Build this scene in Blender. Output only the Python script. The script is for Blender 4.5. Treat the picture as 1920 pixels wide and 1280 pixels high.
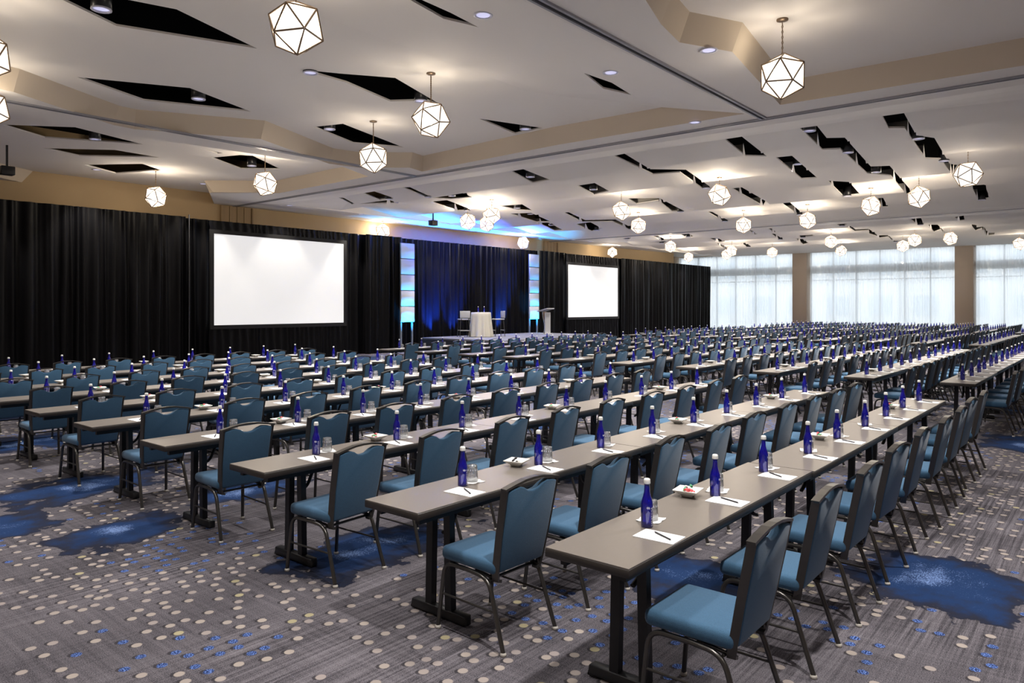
import bpy, bmesh, math, random
from mathutils import Vector, Matrix
from mathutils.geometry import delaunay_2d_cdt
random.seed(7)
S = bpy.context.scene
for o in list(bpy.data.objects): bpy.data.objects.remove(o)
COL = S.collection
PI = math.pi
# ------------------------------------------------------------------ camera
# world: X runs along the table rows towards the windows, Y towards the stage wall, Z up
F, Y0, YAW, H = 1372.88, 573.0, math.radians(39.779), 1.885
SA, CA = math.sin(YAW), math.cos(YAW)
cam = bpy.data.cameras.new('camera'); camo = bpy.data.objects.new('camera', cam); COL.objects.link(camo)
cam.sensor_width = 36; cam.lens = F*36/1920; cam.shift_y = -67/1920; cam.clip_end = 400
camo.location = (0, 0, H); camo.rotation_euler = (PI/2, 0, YAW-PI/2)
S.camera = camo
# ------------------------------------------------------------------ world, exposure
w = bpy.data.worlds.new('sky'); S.world = w; w.use_nodes = True
w.node_tree.nodes['Background'].inputs[0].default_value = (0.88, 0.94, 1.0, 1)
w.node_tree.nodes['Background'].inputs[1].default_value = 2.05
S.view_settings.view_transform = 'Standard'; S.view_settings.look = 'None'
S.view_settings.gamma = 1; S.view_settings.use_curve_mapping = False
S.view_settings.exposure = 1.1
SPOT_W, BULB_W, PEND_E = 455.0, 92.0, .64    # ceiling downlight, bulb of a pendant, glow of a pendant pane

def P(x, y, z):
    """photo pixel -> point of the horizontal plane at height z"""
    d = F*(H-z)/(y-Y0); r = (x-960)*d/F
    return (r*SA+d*CA, -r*CA+d*SA)
def AX(x, B):
    """photo column -> X on the vertical plane Y = B"""
    t = (x-960)/F; d = B/(SA-t*CA)
    return d*(CA+t*SA)
def depth(x, y): return x*CA+y*SA
# ------------------------------------------------------------------ materials
MATS = {}
def mat(name, col=(.5,.5,.5), rough=.5, metal=0., spec=.5, bump=0., bscale=200., var=0., vscale=8., emit=None, estr=0., sheen=0., stretch=(1,1,1)):
    m = bpy.data.materials.new(name); m.use_nodes = True; MATS[name] = m
    nt = m.node_tree; b = nt.nodes['Principled BSDF']
    b.inputs['Base Color'].default_value = (*col, 1); b.inputs['Roughness'].default_value = rough
    b.inputs['Metallic'].default_value = metal; b.inputs['Specular IOR Level'].default_value = spec
    if sheen: b.inputs['Sheen Weight'].default_value = sheen; b.inputs['Sheen Roughness'].default_value = .4
    if emit: b.inputs['Emission Color'].default_value = (*emit, 1); b.inputs['Emission Strength'].default_value = estr
    if bump or var:
        tc = nt.nodes.new('ShaderNodeTexCoord'); mp = nt.nodes.new('ShaderNodeMapping'); mp.inputs['Scale'].default_value = stretch
        nt.links.new(tc.outputs['Object'], mp.inputs[0])
    if bump:
        n = nt.nodes.new('ShaderNodeTexNoise'); n.inputs['Scale'].default_value = bscale; n.inputs['Detail'].default_value = 2
        nt.links.new(mp.outputs[0], n.inputs['Vector'])
        bp = nt.nodes.new('ShaderNodeBump'); bp.inputs['Strength'].default_value = bump; bp.inputs['Distance'].default_value = .002
        nt.links.new(n.outputs[0], bp.inputs['Height']); nt.links.new(bp.outputs[0], b.inputs['Normal'])
    if var:
        n = nt.nodes.new('ShaderNodeTexNoise'); n.inputs['Scale'].default_value = vscale; n.inputs['Detail'].default_value = 3
        nt.links.new(mp.outputs[0], n.inputs['Vector'])
        hs = nt.nodes.new('ShaderNodeMix'); hs.data_type = 'RGBA'
        hs.inputs[6].default_value = (*[c*(1-var) for c in col], 1); hs.inputs[7].default_value = (*[min(1, c*(1+var)) for c in col], 1)
        nt.links.new(n.outputs[0], hs.inputs[0]); nt.links.new(hs.outputs[2], b.inputs['Base Color'])
    return m
mat('ceiling_side_shade', (.63,.54,.43), .75, spec=.2, var=.02, vscale=.6)  # darker beige puts the shading of the tray side walls into their colour
mat('ceiling_paint', (.83,.79,.745), .75, spec=.2, var=.02, vscale=.6)
mat('plenum_black', (.006,.006,.007), .9, spec=.05)
mat('track_metal', (.30,.30,.33), .4, metal=.3)
mat('track_dark', (.015,.015,.02), .6)
mat('wall_tan', (.50,.36,.20), .7, var=.04, vscale=1.5)
mat('wall_wood', (.36,.24,.12), .6, var=.2, vscale=3, stretch=(6,6,.4))
mat('pillar_taupe', (.50,.41,.33), .7, var=.03, vscale=1)
mat('drape_black', (.0024,.0024,.0034), .42, spec=.13, sheen=.0, bump=.3, bscale=350)
mat('screen_border', (.012,.012,.013), .6, spec=.2)
mat('screen_white', (.5,.5,.5), .8, emit=(.95,.95,.96), estr=.30)
mat('acrylic_panel', (.52,.54,.56), .4, var=.01)
mat('panel_seam', (.15,.17,.2), .5)
mat('stage_carpet', (.10,.10,.11), .9, bump=.4, bscale=300, var=.2, vscale=30)
mat('stage_skirt', (.012,.012,.014), .8)
mat('fabric_blue', (.050,.122,.212), .85, spec=.25, sheen=.25, bump=.6, bscale=420, var=.30, vscale=230)
mat('chair_metal', (.095,.09,.085), .3, metal=.8, var=.1, vscale=20)
mat('glide_plastic', (.55,.52,.47), .4)
mat('laminate', (.175,.154,.136), .33, spec=.45, var=.05, vscale=60, stretch=(.3,1,1))
mat('table_edge', (.030,.025,.022), .45)
mat('table_steel', (.010,.010,.012), .45, spec=.4)
mat('cap_white', (.85,.85,.82), .35, var=.01)
mat('print_white', (.78,.78,.86), .5)
mat('paper', (.86,.86,.87), .7, var=.01)
mat('napkin_white', (.83,.83,.82), .85, bump=.5, bscale=300)
mat('pen_black', (.012,.012,.015), .25)
mat('pen_silver', (.6,.6,.62), .25, metal=1)
mat('bowl_white', (.84,.83,.79), .25, var=.01)
mat('candy_red', (.75,.10,.12), .3); mat('candy_green', (.12,.42,.22), .3); mat('candy_white', (.8,.78,.75), .3); mat('candy_dark', (.05,.045,.05), .35)
mat('bronze', (.30,.22,.15), .4, metal=.8)
mat('lens_glow', (.8,.8,.85), .3, emit=(.62,.62,1.0), estr=.32)
mat('trim_white', (.62,.62,.72), .4)
mat('can_black', (.012,.012,.014), .35)
mat('cloth_ivory', (.40,.375,.32), .85, bump=.3, bscale=300, var=.03)
mat('stool_grey', (.30,.30,.30), .5, var=.03)
mat('stool_dark', (.05,.05,.055), .4, metal=.5)
mat('lectern_grey', (.46,.45,.45), .4, var=.04)
mat('lectern_wood', (.42,.22,.14), .45, var=.2, vscale=5, stretch=(4,4,.5))
mat('lectern_steel', (.6,.6,.6), .25, metal=.9)
mat('mullion', (.55,.57,.6), .4, metal=.3)
mat('spandrel_grey', (.40,.42,.43), .6, var=.04)
mat('outside_paving', (.62,.62,.6), .9, var=.05, vscale=2)
mat('outside_building', (.66,.66,.66), .8, var=.03, vscale=1)
mat('outside_glass', (.45,.50,.55), .3)
mat('blue_gel', (.02,.10,.8), .2, emit=(.05,.25,1.0), estr=6)

def nodes_mat(name):
    m = bpy.data.materials.new(name); m.use_nodes = True; MATS[name] = m
    nt = m.node_tree; nt.nodes.remove(nt.nodes['Principled BSDF']); return m, nt, nt.nodes['Material Output']
def mk_sheer():
    m, nt, out = nodes_mat('sheer')
    tr = nt.nodes.new('ShaderNodeBsdfTransparent'); tl = nt.nodes.new('ShaderNodeBsdfTranslucent'); df = nt.nodes.new('ShaderNodeBsdfDiffuse')
    tl.inputs[0].default_value = (.93,.95,.97,1); df.inputs[0].default_value = (.85,.86,.87,1)
    a = nt.nodes.new('ShaderNodeMixShader'); a.inputs[0].default_value = .25
    nt.links.new(tl.outputs[0], a.inputs[1]); nt.links.new(df.outputs[0], a.inputs[2])
    b = nt.nodes.new('ShaderNodeMixShader'); b.inputs[0].default_value = .80
    nt.links.new(tr.outputs[0], b.inputs[1]); nt.links.new(a.outputs[0], b.inputs[2]); nt.links.new(b.outputs[0], out.inputs[0])
mk_sheer()
def mk_glass(name, tint, gloss=.12, diff=.0, dcol=(1,1,1)):
    m, nt, out = nodes_mat(name)
    tr = nt.nodes.new('ShaderNodeBsdfTransparent'); tr.inputs[0].default_value = (*tint, 1)
    gl = nt.nodes.new('ShaderNodeBsdfGlossy'); gl.inputs['Roughness'].default_value = .04
    fr = nt.nodes.new('ShaderNodeFresnel'); fr.inputs[0].default_value = 1.45
    ad = nt.nodes.new('ShaderNodeMath'); ad.operation = 'ADD'; ad.inputs[1].default_value = gloss*.3; nt.links.new(fr.outputs[0], ad.inputs[0])
    mx = nt.nodes.new('ShaderNodeMixShader'); nt.links.new(ad.outputs[0], mx.inputs[0])
    src = tr
    if diff:
        df = nt.nodes.new('ShaderNodeBsdfDiffuse'); df.inputs[0].default_value = (*dcol, 1)
        m2 = nt.nodes.new('ShaderNodeMixShader'); m2.inputs[0].default_value = diff
        nt.links.new(tr.outputs[0], m2.inputs[1]); nt.links.new(df.outputs[0], m2.inputs[2]); src = m2
    nt.links.new(src.outputs[0], mx.inputs[1]); nt.links.new(gl.outputs[0], mx.inputs[2]); nt.links.new(mx.outputs[0], out.inputs[0])
mk_glass('window_glass', (.95,.97,.98), .1)
mk_glass('tumbler_glass', (.93,.94,.95), .5, .14, (.9,.92,.95))
mk_glass('bottle_glass', (.08,.10,.85), .25, .5, (.008,.008,.36))

def mk_pane():
    m, nt, out = nodes_mat('pane_glow')
    tr = nt.nodes.new('ShaderNodeBsdfTransparent'); em = nt.nodes.new('ShaderNodeEmission'); em.inputs[0].default_value = (1.0,.96,.90,1); em.inputs[1].default_value = PEND_E
    mx = nt.nodes.new('ShaderNodeMixShader'); mx.inputs[0].default_value = .65
    nt.links.new(tr.outputs[0], mx.inputs[1]); nt.links.new(em.outputs[0], mx.inputs[2]); nt.links.new(mx.outputs[0], out.inputs[0])
mk_pane()
def mk_carpet():
    m = bpy.data.materials.new('carpet'); m.use_nodes = True; MATS['carpet'] = m
    nt = m.node_tree; N = nt.nodes; L = nt.links; b = N['Principled BSDF']
    b.inputs['Roughness'].default_value = .95; b.inputs['Specular IOR Level'].default_value = .1
    def math_(op, a, c=None, d=None):
        n = N.new('ShaderNodeMath'); n.operation = op
        for i, v in enumerate((a, c, d)):
            if v is None: continue
            if isinstance(v, (int, float)): n.inputs[i].default_value = v
            else: L.new(v, n.inputs[i])
        return n.outputs[0]
    def mix(f, c1, c2):
        n = N.new('ShaderNodeMix'); n.data_type = 'RGBA'
        for i, v in ((0, f), (6, c1), (7, c2)):
            if isinstance(v, (int, float)): n.inputs[i].default_value = v
            elif isinstance(v, tuple): n.inputs[i].default_value = (*v, 1)
            else: L.new(v, n.inputs[i])
        return n.outputs[2]
    tc = N.new('ShaderNodeTexCoord'); sep = N.new('ShaderNodeSeparateXYZ'); L.new(tc.outputs['Object'], sep.inputs[0])
    X, Y = sep.outputs[0], sep.outputs[1]
    def vec(x, y, z=0.):
        n = N.new('ShaderNodeCombineXYZ')
        for i, v in enumerate((x, y, z)):
            if isinstance(v, (int, float)): n.inputs[i].default_value = v
            else: L.new(v, n.inputs[i])
        return n.outputs[0]
    def noise(v, scale, detail=2., rough=.5):
        n = N.new('ShaderNodeTexNoise'); n.inputs['Scale'].default_value = scale; n.inputs['Detail'].default_value = detail; n.inputs['Roughness'].default_value = rough
        L.new(v, n.inputs['Vector']); return n.outputs[0]
    def ramp(v, lo, hi):
        n = N.new('ShaderNodeMapRange'); n.clamp = True; n.interpolation_type = 'SMOOTHSTEP'
        L.new(v, n.inputs[0]); n.inputs[1].default_value = lo; n.inputs[2].default_value = hi; return n.outputs[0]
    XY = vec(X, Y)
    # woven ground: streaks along the rows, speckled pile, worn light and dark bands
    streak = noise(vec(math_('MULTIPLY', X, 1.1), math_('MULTIPLY', Y, 46.)), 1., 3., .65)
    cross = noise(vec(math_('MULTIPLY', X, 30.), math_('MULTIPLY', Y, 1.3)), 1., 2.)
    band = noise(vec(math_('MULTIPLY', X, .55), math_('MULTIPLY', Y, 1.1)), 1., 2.)
    speck = noise(XY, 170., 3., .8)
    zone = ramp(noise(vec(math_('MULTIPLY', X, .5), math_('MULTIPLY', Y, .8), 3.1), 1., 1.), .42, .6)
    g = math_('ADD', math_('MULTIPLY', math_('SUBTRACT', streak, .5), math_('ADD', math_('MULTIPLY', zone, .75), .22)), math_('ADD', math_('MULTIPLY', cross, .24), .245))
    g = math_('ADD', g, math_('MULTIPLY', band, .35))
    g = math_('ADD', math_('MULTIPLY', math_('SUBTRACT', speck, .5), 1.35), g)
    g = ramp(g, .28, .92)
    col = mix(g, (.028,.026,.032), (.215,.198,.222))
    # dots on a square grid, jittered, in drifts
    cs = .122
    u = math_('DIVIDE', X, cs); v = math_('DIVIDE', Y, cs)
    iu = math_('FLOOR', u); iv = math_('FLOOR', v)
    wn = N.new('ShaderNodeTexWhiteNoise'); wn.noise_dimensions = '2D'; L.new(vec(iu, iv), wn.inputs['Vector'])
    sc = N.new('ShaderNodeSeparateXYZ'); L.new(wn.outputs['Color'], sc.inputs[0])
    r1, r2, r3 = sc.outputs
    fu = math_('ADD', math_('SUBTRACT', math_('SUBTRACT', u, iu), .5), math_('MULTIPLY', math_('SUBTRACT', r1, .5), .62))
    fv = math_('ADD', math_('SUBTRACT', math_('SUBTRACT', v, iv), .5), math_('MULTIPLY', math_('SUBTRACT', r2, .5), .62))
    def disk(du, dv, r):
        dd = math_('SQRT', math_('ADD', math_('POWER', math_('ADD', fu, du), 2.), math_('POWER', math_('ADD', fv, dv), 2.)))
        return math_('SUBTRACT', 1., ramp(dd, r-.03, r+.03))
    cell = vec(math_('MULTIPLY', iu, cs), math_('MULTIPLY', iv, cs))
    drift = noise(cell, .62, 1.)
    pres = math_('MULTIPLY', math_('GREATER_THAN', math_('ADD', drift, math_('MULTIPLY', math_('SUBTRACT', r3, .5), .34)), .485), 1.)
    bl = math_('GREATER_THAN', math_('ADD', noise(vec(math_('MULTIPLY', iu, cs), math_('MULTIPLY', iv, cs), 7.3), .75, 1.), math_('MULTIPLY', math_('SUBTRACT', r1, .5), .12)), .53)
    dot = math_('MULTIPLY', disk(0., 0., .22), pres)
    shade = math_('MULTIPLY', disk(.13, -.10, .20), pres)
    dotg = mix(r1, (.35,.305,.27), (.30,.26,.25)); dotg = mix(math_('GREATER_THAN', r2, .93), dotg, (.36,.32,.20))
    fleck = noise(XY, 120., 1.)
    dotb = mix(ramp(fleck, .45, .58), (.012,.025,.085), (.12,.20,.50))
    dcol = mix(bl, dotg, dotb)
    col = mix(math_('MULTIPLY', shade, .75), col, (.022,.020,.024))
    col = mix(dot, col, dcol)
    # blue pools
    wob = math_('MULTIPLY', math_('SUBTRACT', noise(XY, 2.4, 5., .6), .5), 2.3)
    pools = [(5.72,.98,.62,.56),(2.62,6.45,.55,.42),(2.02,7.3,.42,.4),(2.95,8.3,.95,.55),(3.65,4.5,.85,.42),(4.72,2.3,.5,.42),(3.5,11.6,1.3,.6),
             (3.95,6.85,.7,.36),(11.4,3.0,.7,.4),(12.1,1.0,.8,.5),(7.4,4.6,.9,.5),(9.4,7.2,1.2,.5),(6.3,9.3,1.1,.5),(8.6,11.8,1.3,.6),(4.2,14.6,1.3,.5),(10.9,10.6,.8,.6),(11.3,15.5,1.1,.7)]
    acc = None
    for cx, cy, rx, ry in pools:
        e = math_('SQRT', math_('ADD', math_('POWER', math_('DIVIDE', math_('SUBTRACT', X, cx), rx), 2.), math_('POWER', math_('DIVIDE', math_('SUBTRACT', Y, cy), ry), 2.)))
        e = math_('SUBTRACT', 1., e)
        acc = e if acc is None else math_('MAXIMUM', acc, e)
    far = math_('SUBTRACT', math_('MULTIPLY', noise(XY, .33, 1.), 5.), 3.15)
    far = math_('MINIMUM', far, math_('SUBTRACT', X, 12.5))
    acc = math_('ADD', math_('MAXIMUM', acc, far), wob)
    inn = ramp(acc, .0, .05)
    bs = math_('ADD', math_('MULTIPLY', ramp(acc, .25, 1.15), .62), math_('MULTIPLY', math_('SUBTRACT', noise(vec(math_('MULTIPLY', X, 60.), math_('MULTIPLY', Y, 95.)), 1., 4., .85), .48), 2.2))
    pool = mix(ramp(acc, .04, .55), (.018,.020,.034), (.012,.032,.098))
    pool = mix(ramp(bs, .42, .80), pool, (.17,.26,.50))
    col = mix(inn, col, pool)
    L.new(col, b.inputs['Base Color'])
    bp = N.new('ShaderNodeBump'); bp.inputs['Strength'].default_value = .5; bp.inputs['Distance'].default_value = .004
    L.new(speck, bp.inputs['Height']); L.new(bp.outputs[0], b.inputs['Normal'])
mk_carpet()
# ------------------------------------------------------------------ mesh builder
class MB:
    def __init__(s): s.v = []; s.f = []; s.m = []; s.sm = []
    def add(s, vs, fs, mi=0, smooth=False, M=None):
        o = len(s.v)
        s.v += [tuple(M @ Vector(p)) if M else tuple(p) for p in vs]
        for f in fs: s.f.append(tuple(i+o for i in f)); s.m.append(mi); s.sm.append(smooth)
        return s
    def box(s, x0, x1, y0, y1, z0, z1, mi=0, M=None):
        return s.add([(x0,y0,z0),(x1,y0,z0),(x1,y1,z0),(x0,y1,z0),(x0,y0,z1),(x1,y0,z1),(x1,y1,z1),(x0,y1,z1)],
                     [(0,3,2,1),(4,5,6,7),(0,1,5,4),(1,2,6,5),(2,3,7,6),(3,0,4,7)], mi, False, M)
    def tube(s, path, r, n=8, mi=0, cap=True, ry=None):
        """sweep an ellipse of half widths r, ry along a polyline"""
        path = [Vector(p) for p in path]; ry = ry or r; vs = []; up = None
        for i, p in enumerate(path):
            t = ((path[i]-path[i-1]).normalized() if i else Vector()) + ((path[i+1]-path[i]).normalized() if i < len(path)-1 else Vector())
            t.normalize()
            if up is None:
                up = Vector((1,0,0)) if abs(t.x) < .9 else Vector((0,0,1))
            a = (up - t*up.dot(t)).normalized(); up = a; c = t.cross(a)
            for k in range(n):
                q = 2*PI*(k+.5)/n; rr = 1.414 if n == 4 else 1.0; vs.append(p + a*math.cos(q)*r*rr + c*math.sin(q)*ry*rr)
        fs = [(i*n+k, i*n+(k+1) % n, (i+1)*n+(k+1) % n, (i+1)*n+k) for i in range(len(path)-1) for k in range(n)]
        s.add(vs, fs, mi, n > 4)
        if cap: s.add(vs[:n], [tuple(reversed(range(n)))], mi); s.add(vs[-n:], [tuple(range(n))], mi)
        return s
    def lathe(s, prof, n=16, mi=0, c=(0,0,0), smooth=True):
        vs = [(c[0]+r*math.cos(2*PI*k/n), c[1]+r*math.sin(2*PI*k/n), c[2]+z) for r, z in prof for k in range(n)]
        fs = [(i*n+k, i*n+(k+1) % n, (i+1)*n+(k+1) % n, (i+1)*n+k) for i in range(len(prof)-1) for k in range(n)]
        return s.add(vs, fs, mi, smooth)
    def prism(s, poly, d, fn, mi=0):
        """2-D outline extruded by d; fn(u, v, w) -> point"""
        n = len(poly)
        vs = [fn(u, v, 0) for u, v in poly] + [fn(u, v, d) for u, v in poly]
        return s.add(vs, [tuple(reversed(range(n))), tuple(range(n, 2*n))] + [(i, (i+1) % n, n+(i+1) % n, n+i) for i in range(n)], mi)
    def mesh(s, name, mats, bevel=0., seg=2):
        me = bpy.data.meshes.new(name); me.from_pydata(s.v, [], s.f)
        for x in ([mats] if isinstance(mats, str) else mats): me.materials.append(MATS[x])
        me.polygons.foreach_set('material_index', s.m); me.polygons.foreach_set('use_smooth', s.sm)
        bm = bmesh.new(); bm.from_mesh(me)
        if bevel:
            bmesh.ops.remove_doubles(bm, verts=bm.verts, dist=1e-5)
            ed = [e for e in bm.edges if len(e.link_faces) == 2 and e.calc_face_angle(0) > .6]
            bmesh.ops.bevel(bm, geom=ed, offset=bevel, segments=seg, profile=.5, affect='EDGES', clamp_overlap=True)
            for f in bm.faces: f.smooth = True
        bmesh.ops.recalc_face_normals(bm, faces=bm.faces)
        bm.to_mesh(me); bm.free(); me.update()
        return me
def arc_path(pts, rad, n=4):
    """round the corners of a polyline"""
    pts = [Vector(p) for p in pts]; out = [pts[0]]
    for i in range(1, len(pts)-1):
        a = (pts[i-1]-pts[i]); b = (pts[i+1]-pts[i]); r = min(rad, a.length*.48, b.length*.48)
        p0 = pts[i]+a.normalized()*r; p1 = pts[i]+b.normalized()*r
        for k in range(n+1):
            t = k/n; out.append(p0*(1-t)**2 + pts[i]*2*t*(1-t) + p1*t*t)
    out.append(pts[-1]); return out
def link(name, me, parent=None, loc=None, M=None):
    o = bpy.data.objects.new(name, me); COL.objects.link(o)
    if parent: o.parent = parent
    if loc is not None: o.location = loc
    if M is not None: o.matrix_local = M
    return o
def tag(o, label=None, cat=None, group=None, kind=None):
    if label: o['label'] = label
    if cat: o['category'] = cat
    if group: o['group'] = group
    if kind: o['kind'] = kind
    return o
def thing(name, label, cat, loc=(0,0,0), rz=0., group=None):
    o = bpy.data.objects.new(name, None); COL.objects.link(o); o.empty_display_size = .1
    o.location = loc; o.rotation_euler = (0, 0, rz); return tag(o, label, cat, group)
def struct(name, me, parent=None, label=None):
    o = link(name, me, parent); o['kind'] = 'structure'
    if label: o['label'] = label
    return o
ORD = ['first','second','third','fourth','fifth','sixth','seventh','eighth','ninth','tenth','eleventh','twelfth','thirteenth','fourteenth','fifteenth','sixteenth','seventeenth','eighteenth','nineteenth','twentieth']
# ================================================================== SETTING
X0, X1, YR, YW = -9.0, 49.6, -9.0, 23.4          # back wall, window wall, right wall, stage wall
ZS, ZT, ZP = 5.30, 5.65, 6.9                      # soffit, tray, plenum deck
fl = MB(); fl.add([(X0,YR,0),(X1+.3,YR,0),(X1+.3,27,0),(X0,27,0),(X0,YR,-.2),(X1+.3,YR,-.2),(X1+.3,27,-.2),(X0,27,-.2)],
                  [(0,1,2,3),(7,6,5,4),(0,4,5,1),(1,5,6,2),(2,6,7,3),(3,7,4,0)])
struct('floor', fl.mesh('floor', 'carpet'), label='grey patterned carpet with cream dots and blue pools')
XE = 45.3                                         # the stage wall stops short of the window wall
wb = MB().box(X0, XE, YW, YW+.3, 0, ZP); wl = struct('wall_stage', wb.mesh('wall_stage', 'wall_tan'), label='tan wall behind the black drapes')
for xa in (12.75, 30.75):                         # pocket doors of the folding partitions
    k = MB()
    for i in range(4): k.box(xa+i*.27, xa+i*.27+.25, YW-.05, YW, 0, ZS-.02)
    k.box(xa-.06, xa-.02, YW-.09, YW, 0, ZS-.02); k.box(xa+1.09, xa+1.13, YW-.09, YW, 0, ZS-.02)
    o = link('partition_pocket', k.mesh('partition_pocket', 'wall_wood'), wl)
wb = MB().box(XE-.3, XE, YW+.3, 27, 0, ZP); struct('wall_alcove', wb.mesh('wall_alcove', 'wall_tan'))
wb = MB().box(XE-.3, X1+.3, 26.6, 26.9, 0, ZP); struct('wall_corner', wb.mesh('wall_corner', 'wall_tan'))
wb = MB().box(X0-.3, X0, YR-.3, 27, 0, ZP); struct('wall_back', wb.mesh('wall_back', 'wall_tan'))
wb = MB().box(X0, X1+.3, YR-.3, YR, 0, ZP); struct('wall_right', wb.mesh('wall_right', 'wall_tan'))
wb = MB().box(X0-.3, X1+.6, YR-.3, 27, ZP, ZP+.2); struct('wall_deck', wb.mesh('wall_deck', 'plenum_black'), label='black structural deck above the ceiling openings')
# ------------------------------------------------------------------ ceiling
def pp(px, z): return [P(x, y, z) for x, y in px]
HOLES_A = [ # openings in the angular trays near the camera, photo pixels
 [(60,-28),(218,48.7),(482,91),(331,17.5),(150,-18)], [(144.5,144.5),(269,188),(470,209),(356,165)],
 [(567,131),(650,155),(732,190),(800,188),(838,203),(741,146),(640,138)], [(588,238),(663,268.5),(757,276.5),(643,232)],
 [(898.7,222.4),(966,250.5),(1018,240)], [(769,0),(831,35),(897,51),(845,24),(760,-14)], [(1095,137),(1131,166),(1184,178),(1147,155)],
 [(1.7,233.5),(84,258),(268.7,270.7),(141,238.5)], [(80.6,277.8),(148,292),(299,295),(215,281)], [(158,309),(217,325),(302,319),(267,307)],
 [(396,295.6),(452,316.4),(527,317.4),(474,292),(450,290.5)], [(400,342),(443,353),(474,346),(467,342)], [(374,278),(408,288),(418,287)]]
HOLES_B = [ # slots of the middle zone
 [(959,321),(999,342.6),(1031,337),(981,317)], [(1151.6,292),(1224,326.5),(1275,323),(1317,353),(1332,350),(1286,318),(1219,317),(1171,288)],
 [(1372,353),(1431,386),(1443,381),(1391,351)], [(1359,261),(1397.6,292),(1438,293),(1391,256)], [(1455,295),(1503,335),(1532.6,333.5),(1485,292)],
 [(1500,240),(1542,280.5),(1575.6,279),(1626,325),(1669.7,329),(1700,364.5),(1710,359),(1668,310.7),(1632.7,312),(1584,258),(1550,258.6),(1532,236)],
 [(1654.5,217.7),(1666,240),(1696.5,240),(1735,297),(1764,298),(1785.5,327.5),(1796,309),(1780.5,307),(1752,258.6),(1718,253.6),(1695,212)],
 [(1821,347.7),(1834,374.5),(1856,371),(1846,346)], [(1552,338.6),(1580.6,367),(1612.5,364),(1592,341)], [(1646,371),(1655,388),(1665,388),(1656,371)],
 [(1463,379.6),(1500,404),(1505,400),(1481.5,379.6)], [(1325,396),(1359,416.5),(1366,413),(1335,397)], [(1083,348),(1114,364.5),(1142,358),(1115,343)],
 [(1177.5,372),(1194,382),(1234.6,375.6),(1260,396),(1284,396),(1236,371)], [(1056.5,398),(1092,416),(1148,415),(1180,430),(1191,430),(1154,411.5),(1097,412.5),(1066.6,398)],
 [(1080,420),(1110,433),(1129,428),(1107,416.5)], [(939,386),(972.6,393.7),(999,395),(979,383)], [(956,400.4),(1006,416),(1033,415.5),(996,399)],
 [(1009.5,417.5),(1040,432),(1055,431),(1030,417.5)], [(808,378),(858,395),(885,393),(838,375)], [(811,371),(845,373),(885,369.5),(868,362)],
 [(754,351),(800,369.5),(808,369),(769,351)], [(681,362),(712,374.5),(738,371),(702,358.5)], [(635,370),(660,383),(665,382),(645,371)], [(674,382),(747,380.6),(729,374.6)]]
HOLES_C = [ # slots of the far zone
 [(1277,439),(1291,446),(1301,443),(1291,437.7)], [(1330.5,446.6),(1347.7,454),(1359,452.7),(1346,446)], [(1343,456),(1360.5,467),(1365,465.5),(1348.5,456)],
 [(1390,455.6),(1402.7,464),(1409,462),(1397.5,455)], [(1440,428),(1452.5,436),(1460,433),(1453,433),(1446,428)], [(1445.6,438),(1463,449.6),(1467.6,448),(1452,438)],
 [(1404,431),(1415,440),(1420,438),(1410,432)], [(1492,442),(1501,445),(1527,442),(1523.6,440)], [(1492,447.5),(1506,458),(1516,456),(1503,446.6)],
 [(1589,423.5),(1602.7,433.4),(1628,432),(1630,438),(1644,443),(1649,446),(1664.5,443.5),(1677,453.5),(1688,451),(1678,452),(1665,441),(1655,441),(1646.5,441.5),(1640.5,437),(1629,429),(1604,430),(1596,424)],
 [(1740,421),(1751,434.6),(1764,430),(1771,438),(1773,436),(1758,421)], [(1819,420),(1829.5,432),(1841.5,428),(1849,442),(1864,440),(1865,436),(1852,436),(1845,425),(1831,426),(1831,422)],
 [(1790,407),(1800,413.5),(1811,412),(1807,404)], [(1707,410),(1720,420.5),(1732,420.5),(1727,408.7)], [(1569,420),(1579,424),(1589,419)],
 [(1167,447),(1177,450),(1184,445)], [(1224,442),(1240,451),(1250,450),(1233,441.6)], [(1213,454),(1246,455),(1250,452)]]
TX1, TX2, TY1, TY2 = 13.2, 31.2, 5.0, 14.25       # partition tracks
XF0, XF1, XG0, XG1 = 13.75, 30.6, 31.8, 48.6      # folded zones
# trays: inner edge at ZT (photo pixels of the edge), outer edge at the soffit
trayB = pp([(793,292),(1035,238.5),(1241,201)], ZT) + [(10.2,8.0),(4.0,8.0),(1.5,8.0),(-4.,8.0)] + [(-4.,12.9)] + pp([(37,129),(223,198),(255,205),(497,226),(625,278),(673,285),(774,285.5)], ZT)
trayA = pp([(1476.5,150.5),(1920,70.5)], ZT) + [(12.4,-3.4),(-4.,-3.4),(-4.,2.8),(3.2,2.8)] + pp([(1262,-14),(1293,22),(1392.5,42)], ZT)
trayC = [(-4.,15.2)] + [(2.,15.0),(6.,15.5),(11.2,14.9),(12.3,15.4),(12.4,19.6),(11.0,21.2)] + pp([(395,368),(292,352),(138,339),(0,305.7)], ZT) + [(-4.,20.)]
def area(p): return sum(p[i][0]*p[(i+1) % len(p)][1]-p[(i+1) % len(p)][0]*p[i][1] for i in range(len(p)))/2
def offset(p, d):
    if area(p) < 0: p = p[::-1]
    out = []; n = len(p)
    for i in range(n):
        a, b, c = Vector(p[i-1]), Vector(p[i]), Vector(p[(i+1) % n])
        n1 = Vector((b-a).yx).normalized(); n1.y *= -1; n2 = Vector((c-b).yx).normalized(); n2.y *= -1
        q = n1+n2; q = q/max(.35, 1+n1.dot(n2)); out.append(tuple(b+q*d))
    return out
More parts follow.
